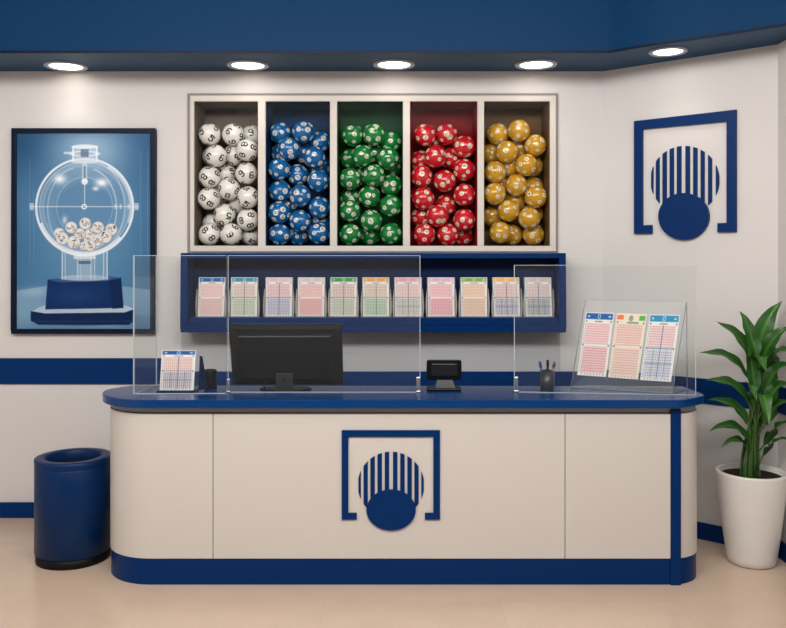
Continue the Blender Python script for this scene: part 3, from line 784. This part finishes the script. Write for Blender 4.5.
# ------------------------------------------------------------------ slanted acrylic rack with three slips
BLr, BRr, TRr, TLr = P(571, 0, 4.87), P(672, 0, 4.655), P(686.5, 302, 4.80), P(585.5, 299.5, 5.0)
BLr.z = BRr.z = CT+.001
rk = thing('slip_rack', 'clear slanted acrylic rack at the right end of the counter', 'rack', (BLr.x, BLr.y, CT)); rk['_w'] = tuple(rk.location)
pn = (BRr-BLr).cross(TLr-BLr).normalized()
if pn.y > 0: pn = -pn
def slab(name, q, n_, t, parent, mats=None):
    v = [Vector(a) for a in q]; m = MB()
    w = v+[a+n_*t for a in v]
    m.add(w, [(0, 1, 2, 3), (4, 5, 6, 7)], 0); m.add(w, [(0, 1, 5, 4), (1, 2, 6, 5), (2, 3, 7, 6), (3, 0, 4, 7)], 1)
    return m.build(name, mats or [M['acryl'], M['acryl_edge']], parent)
slab('front_plate', [BLr, BRr, TRr, TLr], -pn, 0.005, rk)
bR = P(688.5, 0, 4.80); bR.z = CT+.001; bR.x = TRr.x+.006; bR.y = 4.805
bL = Vector((1.165, 4.92, CT+.001)); 
slab('base_plate', [BLr, BRr, bR, bL], Vector((0, 0, 1)), 0.006, rk)
slab('side_support', [BRr+Vector((0, 0, .006)), bR+Vector((0, 0, .006)), TRr+Vector((.004, .003, 0))], Vector((1, 0, 0)), 0.0, rk) if False else None
m = MB()
for a, b in ((bR, TRr+Vector((.003, .006, 0))), (BRr+Vector((.002, 0, 0)), TRr), (BLr, TLr)):
    m.tube([a+Vector((0, 0, .005)), b], 0.0028, 6)
m.build('edge_rod', M['acryl_edge'], rk)
def onrack(px, py, off=0.0):
    d = Vector(((px-CX)/F, 1, -(py-HY)/F)); o = Vector((0, 0, CH)); p0 = BLr+pn*off
    return o+d*((p0-o).dot(pn)/d.dot(pn))
rs = [((30, 96, 170), (246, 200, 200), (246, 176, 180), (238, 160, 165), (236, 130, 140), 0, (120, 90, 110), 'blue header and strong pink grids, leftmost on the slanted rack', [(586.2, 312), (614, 313), (606, 376.9), (577.2, 374.9)]),
      ((0, 0, 0), (246, 206, 192), (246, 200, 186), (238, 160, 150), (236, 160, 140), 1, (220, 150, 120), 'orange and green corner blocks and peach grids, middle of the slanted rack', [(617, 313), (646.9, 314.2), (638, 379.5), (608, 377.2)]),
      ((40, 150, 196), (244, 214, 214), (232, 214, 220), (230, 160, 170), (150, 160, 200), 3, (50, 110, 160), 'light blue header and blue ruled grids, rightmost on the slanted rack', [(650, 314.2), (680, 315), (671, 381.9), (640, 379.9)])]
for i, s in enumerate(rs):
    c = slip_canvas(s[0], s[1], s[2], s[3], s[4], s[5], s[6], seed=50+i)
    tag(c.mesh('lottery_slip', [onrack(x, y, 0.004) for x, y in s[8]], M['paper']), 'lottery slip with '+s[7], 'slip', 'lottery slips on the slanted rack')
    q = s[8]; hx = lambda a, b, f: (a[0]+(b[0]-a[0])*f, a[1]+(b[1]-a[1])*f)
    l0 = hx(q[3], q[0], .52); l1 = hx(q[2], q[1], .52)
    slab('pocket', [onrack(q[3][0]-1, q[3][1]+.6, .010), onrack(q[2][0]+1, q[2][1]+.6, .010), onrack(l1[0]+1, l1[1], .010), onrack(l0[0]-1, l0[1], .010)], pn, 0.002, rk, [M['acryl'], M['acryl']])

# ------------------------------------------------------------------ small slip stand at the left
Ds = 4.70
ss = thing('slip_stand', 'small clear stand with dark base, behind the left corner glass', 'stand', (PX(177, Ds), Ds, CT)); ss['_w'] = tuple(ss.location)
a0, a1 = Vector((PX(158.5, Ds), Ds, CT)), Vector((PX(195.5, Ds), Ds, CT))
sn = Vector((0, -1, .0))
m = MB(); m.box(a0.x-.006, a1.x+.006, Ds-.018, Ds+.055, CT, CT+.010); m.build('base', M['navy_dark'], ss, bevel=.002)
tb = [Vector((a0.x, Ds+.006, CT+.01)), Vector((a1.x, Ds+.006, CT+.01)), Vector((a1.x+.012, Ds+.052, CT+.215)), Vector((a0.x+.012, Ds+.052, CT+.215))]
slab('back_plate', tb, Vector((0, 1, 0)), .004, ss)
m = MB(); m.prism3([(a1.x+.012, Ds+.012, CT+.01), (a1.x+.040, Ds+.075, CT+.008), (a1.x+.046, Ds+.09, CT+.008), (a1.x+.022, Ds+.06, CT+.195), (a1.x+.012, Ds+.052, CT+.2)], (.004, 0, 0))
m.build('rear_leg', M['navy_dark'], ss)
slab('front_lip', [Vector((a0.x-.003, Ds-.010, CT+.01)), Vector((a1.x+.007, Ds-.010, CT+.01)), Vector((a1.x+.014, Ds+.010, CT+.115)), Vector((a0.x+.004, Ds+.010, CT+.115))], Vector((0, -1, 0)), .002, ss, [M['acryl'], M['acryl_edge']])
c = slip_canvas((34, 96, 164), (244, 214, 206), (240, 208, 204), (226, 160, 150), (130, 130, 160), 3, (90, 110, 140), seed=77)
q = [P(162, 350.2, Ds+.045), P(196, 350.4, Ds+.045), Vector((PX(193.6, Ds), Ds, CT+.012)), Vector((PX(159.6, Ds), Ds, CT+.012))]
tag(c.mesh('lottery_slip', q, M['paper']), 'single blue-headed lottery slip on the small stand at counter left', 'slip')

# black round device
m = MB(); cx_, cy_ = PX(210.5, 4.855), 4.855; r = .037
m.lathe([(0, CT), (r, CT), (r*1.02, CT+.004), (r*1.0, CT+.05), (r*.97, CT+.054), (r*.97, CT+.060), (r, CT+.064), (r, CT+.100), (r*.94, CT+.107), (r*.7, CT+.109), (r*.65, CT+.104), (0, CT+.104)], 40, (cx_, cy_))
tag(m.build('desk_canister', M['blackpl'], origin=(cx_, cy_, CT)), 'small round black canister between slip stand and monitor', 'canister')

# ------------------------------------------------------------------ monitor
mo = thing('computer_monitor', 'large black monitor seen from behind on the counter', 'monitor', (PX(285, 4.82), 4.82, CT)); mo['_w'] = tuple(mo.location)
Dm = 4.80
pT0, pT1, pB1, pB0 = P(228.5, 324.2, Dm), P(341.8, 323.9, Dm), P(343.2, 385, Dm), P(232.5, 384.5, Dm)
m = MB()
def ringpts(ins, y, top=0):
    c_ = [pT0, pT1, pB1, pB0]; ce = (pT0+pT1+pB1+pB0)/4; out = []
    for p_ in c_:
        v = Vector((p_.x+(ins if p_.x < ce.x else -ins), y, p_.z+(-ins-top if p_.z > ce.z else ins*.6))); out.append(v)
    return out
rings = [ringpts(0, Dm+.03), ringpts(0, Dm+.004), ringpts(.006, Dm-.002), ringpts(.018, Dm-.006, .012), ringpts(.060, Dm-.038, .004), ringpts(.068, Dm-.041, .004)]
for k in range(len(rings)-1):
    A, B = rings[k], rings[k+1]
    m.add(A+B, [(i, (i+1) % 4, 4+(i+1) % 4, 4+i) for i in range(4)])
m.add(rings[0], [(0, 1, 2, 3)]); m.add(rings[-1], [(3, 2, 1, 0)])
m.build('screen_housing', M['blackpl'], mo, bevel=.003)
ip = ringpts(.009, Dm+.0301); m = MB(); m.prism3(ip, (0, .002, 0)); m.build('screen', M['blackgl'], mo)
m = MB(); xa, xb = PX(275.6, 4.75), PX(293, 4.75)
m.prism3([(xa, 4.752, CT+.008), (xb, 4.752, CT+.008), (xb-.002, 4.752, CT+.098), (xa+.002, 4.752, CT+.098)], (0, .010, 0)); m.build('stand_neck', M['darkmetal'], mo, bevel=.003)
m = MB(); m.lathe([(0, CT+.07), (.008, CT+.07), (.008, CT+.05), (0, CT+.05)], 16, (0, 0)); 
m = MB(); cxm = (xa+xb)/2
pts = [(cxm+.008*math.cos(2*math.pi*k/20), 4.7505, CT+.060+.012*math.sin(2*math.pi*k/20)) for k in range(20)]
m.prism3(pts, (0, .002, 0)); m.build('cable_port', M['black'], mo)
m = MB(); pts = [(cxm+.15*math.cos(2*math.pi*k/48), 4.815+.085*math.sin(2*math.pi*k/48)) for k in range(48)]
m.prism(pts, CT, CT+.008); m.build('stand_base', M['blackpl'], mo, bevel=.002)
m = MB(); m.tube([(xa-.055, 4.772, CT+.062), (xa-.066, 4.762, CT+.045), (xa-.067, 4.757, CT+.022), (xa-.062, 4.760, CT+.010)], .004, 8); m.build('cable', M['black'], mo)

# ------------------------------------------------------------------ terminal
te = thing('card_terminal', 'small black payment screen on stand, between two glass screens', 'terminal', (PX(444, 4.80), 4.80, CT)); te['_w'] = tuple(te.location)
Dt = 4.77
def rrect(px0, px1, py0, py1, D, r, n=5):
    x0, x1, z0, z1 = PX(px0, D), PX(px1, D), PZ(py1, D), PZ(py0, D); out = []
    for cx, cz, a0 in ((x1-r, z1-r, 0), (x0+r, z1-r, 90), (x0+r, z0+r, 180), (x1-r, z0+r, 270)):
        for k in range(n+1):
            a = math.radians(a0+90*k/n); out.append((cx+r*math.cos(a), D, cz+r*math.sin(a)))
    return out
m = MB(); a_ = rrect(426.6, 461.6, 360, 380.5, Dt, .012); b_ = [(x, y+.022+(z-CT)*.0, z) for x, y, z in a_]
m.prism3(a_, (0, .02, 0)); m.build('screen_housing', M['blackpl'], te, bevel=.003)
m = MB(); m.prism3(rrect(431, 457.5, 363.8, 376.5, Dt-.010, .008), (0, .011, 0)); m.build('rear_cover', M['blackgl'], te, bevel=.003)
m = MB(); n0 = [PX(437, Dt), PX(453, Dt)]; n1 = [PX(434.5, Dt), PX(456, Dt)]; zn = PZ(380, Dt)
m.hexa([(n1[0], Dt-.022, CT+.012), (n1[1], Dt-.022, CT+.012), (n1[1], Dt+.05, CT+.012), (n1[0], Dt+.05, CT+.012), (n0[0], Dt-.004, zn+.004), (n0[1], Dt-.004, zn+.004), (n0[1], Dt+.018, zn+.004), (n0[0], Dt+.018, zn+.004)])
m.build('stand_neck', M['blackgl'], te, bevel=.004)
m = MB(); m.prism([(PX(427, Dt), Dt-.028), (PX(461, Dt), Dt-.028), (PX(461, Dt), Dt+.08), (PX(427, Dt), Dt+.08)], CT, CT+.013); m.build('stand_base', M['blackpl'], te, bevel=.004)

# ------------------------------------------------------------------ pen cup and pens
cxp, cyp = PX(547.3, 4.79), 4.79; rc = .041
cup_p = [(0, CT), (rc*.93, CT), (rc*.97, CT+.004), (rc, CT+.112), (rc-.004, CT+.112), (rc*.9, CT+.008), (0, CT+.008)]
m = MB(); m.lathe(cup_p, 40, (cxp, cyp)); tag(m.build('pen_cup', M['mesh_grey'], origin=(cxp, cyp, CT)), 'dark grey cup holding pens behind the right glass screen', 'cup')
for nm, mt, b0, tip, lab in (('pen', 'pen_blue', (-.012, 0), (539.6, 361.5), 'blue pen leaning left in the dark cup'), ('pen', 'black', (.002, .012), (547.8, 360), 'black pen standing upright in the dark cup'), ('pen', 'pen_grey', (.014, -.004), (554.6, 361.5), 'grey pen leaning right in the dark cup')):
    b = Vector((cxp+b0[0], cyp+b0[1], CT+.010)); tp = P(tip[0], tip[1], cyp+b0[1]); d = tp-b
    pt = thing(nm, lab, 'pen', tuple(b), 'pens in the cup'); pt['_w'] = tuple(b)
    m = MB(); m.tube([b, b+d*.04, b+d*.07, b+d*.93], [.001, .002, .0065, .0065], 12); m.build('barrel', M[mt], pt)
    m = MB(); m.tube([b+d*.78, b+d*.97, b+d*1.0], [.0082, .0082, .006], 12); m.build('cap', M[mt], pt)
    m = MB(); m.tube([b+d*.97+Vector((0, -.009, 0)), b+d*.80+Vector((0, -.009, 0))], .0018, 6); m.build('pocket_clip', M['darkmetal'], pt)

# ------------------------------------------------------------------ bin
bx, by, br, bh = PX(73.5, 4.91), 4.91, .214, .600
bn = thing('waste_bin', 'round navy blue steel waste bin left of the counter', 'bin', (bx, by, 0)); bn['_w'] = tuple(bn.location)
m = MB(); m.lathe([(br-.006, .052), (br, .056), (br, bh-.045), (br-.002, bh-.042)], 72, (bx, by)); m.build('body', M['bin_blue'], bn)
m = MB(); m.lathe([(br-.002, bh-.042), (br+.001, bh-.038), (br+.001, bh-.003), (br-.003, bh), (.160, bh), (.157, bh-.003), (.155, bh-.06), (.155, bh-.4), (0, bh-.42)], 72, (bx, by), 0)
m.build('lid_ring', [M['bin_blue']], bn)
m = MB(); m.lathe([(.1535, bh-.05), (.1535, bh-.39), (0, bh-.39)], 64, (bx, by)); m.build('inner_liner', M['bin_in'], bn)
m = MB(); m.lathe([(0, 0), (br-.010, 0), (br-.006, .004), (br-.006, .052), (0, .052)], 72, (bx, by)); m.build('rubber_base', M['black'], bn)

# ------------------------------------------------------------------ plant pot and plant
qx, qy = 2.080, 4.84; rt = .196; ph = .53
pp = thing('plant_pot', 'tall tapered white ceramic pot on the floor at far right', 'plant pot', (qx, qy, 0)); pp['_w'] = tuple(pp.location)
prof = [(0, 0), (.118, 0), (.130, .006), (.138, .04), (.152, .14), (.168, .26), (.182, .38), (.192, .47), (rt, ph-.012), (rt, ph-.004), (rt-.006, ph), (rt-.018, ph), (rt-.022, ph-.006), (rt-.026, ph-.06), (0, ph-.065)]
m = MB(); m.lathe(prof, 72, (qx, qy)); m.build('pot_body', M['pot'], pp)
m = MB(); pr = [(0, ph-.026)]+[(r_*(rt-.028), ph-.028+.004*math.sin(r_*25)) for r_ in (.2, .4, .6, .8, 1.0)]
m.lathe(pr, 48, (qx, qy)); m.build('soil', M['soil'], pp)

pt = thing('potted_plant', 'leafy green plant with long pointed leaves growing in the white pot', 'plant', (qx, qy, ph-.03)); pt['_w'] = tuple(pt.location)
def bez(p, n):
    out = []
    for i in range(n+1):
        t = i/n; out.append(((1-t)**3)*p[0]+3*t*(1-t)**2*p[1]+3*t*t*(1-t)*p[2]+t**3*p[3])
    return out
def leaf(base, apex, tip, width, tone=0, seed=0, twist=0.0, root=None):
    """stalk from the soil to base, blade base->tip bulging through apex"""
    rg = random.Random(seed)
    n = 26; w = 8
    c1 = base+(apex-base)*.75; c2 = apex+(tip-apex)*.25
    cl = bez([base, c1, c2, tip], n)
    verts = []; cols = []
    g1 = s2l((40+tone, 86+tone*1.5, 28+tone*.5)); g2 = s2l((74+tone, 126+tone, 52)); g3 = s2l((24, 62, 24))
    cam = Vector((0, 0, CH))
    side_prev = None
    for i, p_ in enumerate(cl):
        t = i/n
        d = (cl[min(i+1, n)]-cl[max(i-1, 0)]).normalized()
        view = (cam-p_).normalized()
        out = Vector((p_.x-qx, p_.y-qy, 0))
        upv = Vector((0, -0.62, .78)).normalized()
        s = d.cross(upv)
        if s.length < .2: s = d.cross(Vector((0, -1, .1)))
        s.normalize()
        if side_prev is not None and s.dot(side_prev) < 0: s = -s
        if side_prev is not None: s = (s*.5+side_prev*.5).normalized()
        side_prev = s
        nr = s.cross(d).normalized()
        if nr.dot(view) < 0: nrs = -nr
        else: nrs = nr
        wd_ = width*(math.sin(math.pi*min(1, t**.72))**.85)*(1-.12*t)
        wd_ = max(wd_, .0012)
        for j in range(w+1):
            u = j/w*2-1
            wave = .004*math.sin(t*17+seed)*abs(u)
            fold = nrs*(-.0+abs(u)*wd_*.32+wave)
            verts.append(p_+s*(u*wd_)+fold)
            vein = .5+.5*math.sin((t*2.2-abs(u)*.35)*math.pi*13)
            mid = math.exp(-(u/.10)**2)
            cc = g1*(1-.28*vein)+g3*.28*vein
            cc = cc*(1-mid*.75)+g2*mid*.75
            cc = cc*(1+.12*rg.uniform(-1, 1)*.4)
            cols.append(cc)
    fs = [(i*(w+1)+j, i*(w+1)+j+1, (i+1)*(w+1)+j+1, (i+1)*(w+1)+j) for i in range(n) for j in range(w)]
    me = bpy.data.meshes.new('leaf'); off = Vector(pt['_w'])
    # stalk appended
    root = root or Vector((qx+rg.uniform(-.05, .05), qy+rg.uniform(-.04, .04), ph-.032))
    cd = (cl[1]-cl[0]).normalized()
    st = bez([root, root+Vector((0, 0, (base.z-root.z)*.5)), base-cd*max(.03, (base-root).length*.25), base+cd*.01], 10)
    sv_ = []; k = 7
    for i, p_ in enumerate(st):
        d = (st[min(i+1, 10)]-st[max(i-1, 0)]).normalized(); a = d.cross(Vector((0, 1, 0))).normalized(); b = d.cross(a); r_ = .006*(1-i/10)+.0032
        for q_ in range(k): an = 2*math.pi*q_/k; sv_.append(p_+(a*math.cos(an)+b*math.sin(an))*r_)
    o_ = len(verts)
    fs += [(o_+i*k+q_, o_+i*k+(q_+1) % k, o_+(i+1)*k+(q_+1) % k, o_+(i+1)*k+q_) for i in range(10) for q_ in range(k)]
    verts += sv_; cols += [s2l((66, 104, 46))*(0.75+.04*(ii//k)) for ii in range(len(sv_))]
    me.from_pydata([tuple(v-off) for v in verts], [], fs); me.materials.append(M['leaf'])
    me.polygons.foreach_set('use_smooth', [True]*len(me.polygons)); set_paint(me, np.array(cols))
    o = bpy.data.objects.new('leaf', me); COL.objects.link(o); o.parent = pt
    return o
# (base px,py ; apex px,py ; tip px,py ; depth tip offset ; half width ; tone)
LV = [
 ((757, 356), (750, 330), (740, 311), 4.86, .040, 4),
 ((759, 352), (762, 322), (782, 301), 4.80, .044, 6),
 ((754, 368), (742, 335), (716.5, 321.5), 4.78, .047, 0),
 ((748, 378), (730, 350), (700, 353), 4.70, .035, -2),
 ((749, 404), (734, 378), (706, 380.5), 4.66, .038, 2),
 ((748, 425), (735, 399), (708, 400), 4.72, .034, -2),
 ((749, 442), (735, 418), (709, 431), 4.68, .031, -4),
 ((750, 452), (738, 432), (721, 447), 4.70, .022, 0),
 ((762, 360), (772, 335), (791, 326), 4.72, .036, 4),
 ((764, 372), (776, 346), (794, 352), 4.62, .040, 0),
 ((764, 392), (778, 362), (794, 366), 4.60, .040, -2),
 ((764, 408), (778, 380), (793, 386), 4.62, .036, 2),
 ((764, 425), (778, 397), (792, 405), 4.64, .032, -2),
 ((764, 445), (776, 420), (794, 424), 4.62, .028, 0),
 ((763, 455), (774, 436), (793, 440), 4.64, .020, 0),
 ((757, 372), (757, 344), (766, 372), 4.62, .040, 8),
 ((753, 400), (748, 372), (757, 402), 4.64, .030, 6),
 ((760, 405), (763, 380), (769.5, 429), 4.58, .040, 12),
 ((755, 395), (752, 362), (747, 345), 4.80, .036, 2),
 ((761, 392), (768, 355), (774, 338), 4.86, .038, 0),
 ((758, 420), (752, 395), (744, 392), 4.90, .034, -4),
 ((760, 430), (770, 402), (778, 405), 4.90, .034, -4),
]
for i, (b, a, t_, dt, w, tone) in enumerate(LV):
    fb = Vector(P(b[0], b[1], 4.80+.04*math.sin(i))); fa = P(a[0], a[1], (4.8+dt)/2); ft_ = P(t_[0], t_[1], dt)
    for v in (fb, fa, ft_): v.x = min(v.x, 2.262)
    leaf(fb, fa, ft_, w*1.22, tone, seed=i)
for i in range(4):
    a = i*1.6; m = MB(); b0 = Vector((qx+.03*math.cos(a), qy+.03*math.sin(a)-.01, ph-.034)); 
    m.tube([b0, b0+Vector((.006*math.cos(a), 0, .12)), b0+Vector((-.012*math.cos(a), -.01, .28)), b0+Vector((-.01*math.cos(a), -.01, .44))], [.009, .008, .006, .003], 10)
    m.build('stem', M['stem'], pt)

# ------------------------------------------------------------------ downlights
def downlight(px, py, lab, energy, rw):
    D = (SOF-CH)*F/(HY-py); x = PX(px, D)
    dl = thing('downlight', lab, 'ceiling light', (x, D, SOF), 'recessed round lights under the blue soffit'); dl['_w'] = tuple(dl.location)
    m = MB(); m.lathe([(rw, SOF), (rw, SOF-.006), (rw-.006, SOF-.010), (rw*.80, SOF-.008), (rw*.76, SOF-.002), (rw*.76, SOF+.0)], 48, (x, D)); m.build('trim_ring', M['trimring'], dl)
    m = MB(); m.lathe([(rw*.76, SOF-.004), (rw*.3, SOF-.007), (0, SOF-.007)], 48, (x, D)); m.build('lens', M['lens'], dl)
    L = bpy.data.lights.new('downlight_lamp', 'SPOT'); L.energy = energy; L.spot_size = math.radians(112); L.spot_blend = .7; L.shadow_soft_size = .1
    L.color = (1.0, .95, .88)
    o = bpy.data.objects.new('downlight_lamp', L); COL.objects.link(o); o.location = (x, D, SOF-.03); o.parent = None
for px, py, lab in ((66, 66, 'round recessed light above the blue poster, leftmost'), (248, 65, 'round recessed light above the white and blue balls'), (394, 64.3, 'round recessed light above the green balls'), (536, 64.3, 'round recessed light above the gold balls')):
    downlight(px, py, lab, 3.6, .138)
downlight(668, 51.3, 'round recessed light above the wall emblem, under curved soffit', 4.5, .115)

# ------------------------------------------------------------------ lights
def area(name, loc, size, energy, rot, col=(1, .99, .98)):
    L = bpy.data.lights.new(name, 'AREA'); L.shape = 'RECTANGLE'; L.size, L.size_y = size; L.energy = energy; L.color = col
    o = bpy.data.objects.new(name, L); COL.objects.link(o); o.location = loc; o.rotation_euler = rot; return o
area('fill_light_front', (-0.5, 3.0, 3.70), (5.0, 1.1), 12, (math.radians(14), 0, 0))  # unseen area fill, added to brighten the room from above
area('fill_light_rear', (-0.5, 1.6, 3.62), (5.0, 0.9), 222, (math.radians(50), 0, 0))  # unseen tilted fill, added to light the counter and lower walls
w = bpy.data.worlds.new('World'); sc.world = w; w.use_nodes = True
w.node_tree.nodes['Background'].inputs[0].default_value = (1.0, .98, .96, 1); w.node_tree.nodes['Background'].inputs[1].default_value = 0.8

cam = bpy.data.cameras.new('Camera'); co = bpy.data.objects.new('Camera', cam); COL.objects.link(co)
co.location = (0, 0, CH); co.rotation_euler = (math.radians(90), 0, 0)
cam.sensor_width = 36; cam.lens = F/786*36; cam.shift_y = -(314-HY)/786; cam.clip_start = .05
sc.camera = co
sc.cycles.transparent_max_bounces = 32
sc.view_settings.view_transform = 'Standard'; sc.view_settings.look = 'None'; sc.view_settings.exposure = 0; sc.view_settings.gamma = 1
for o in list(bpy.data.objects):
    if '_w' in o: del o['_w']
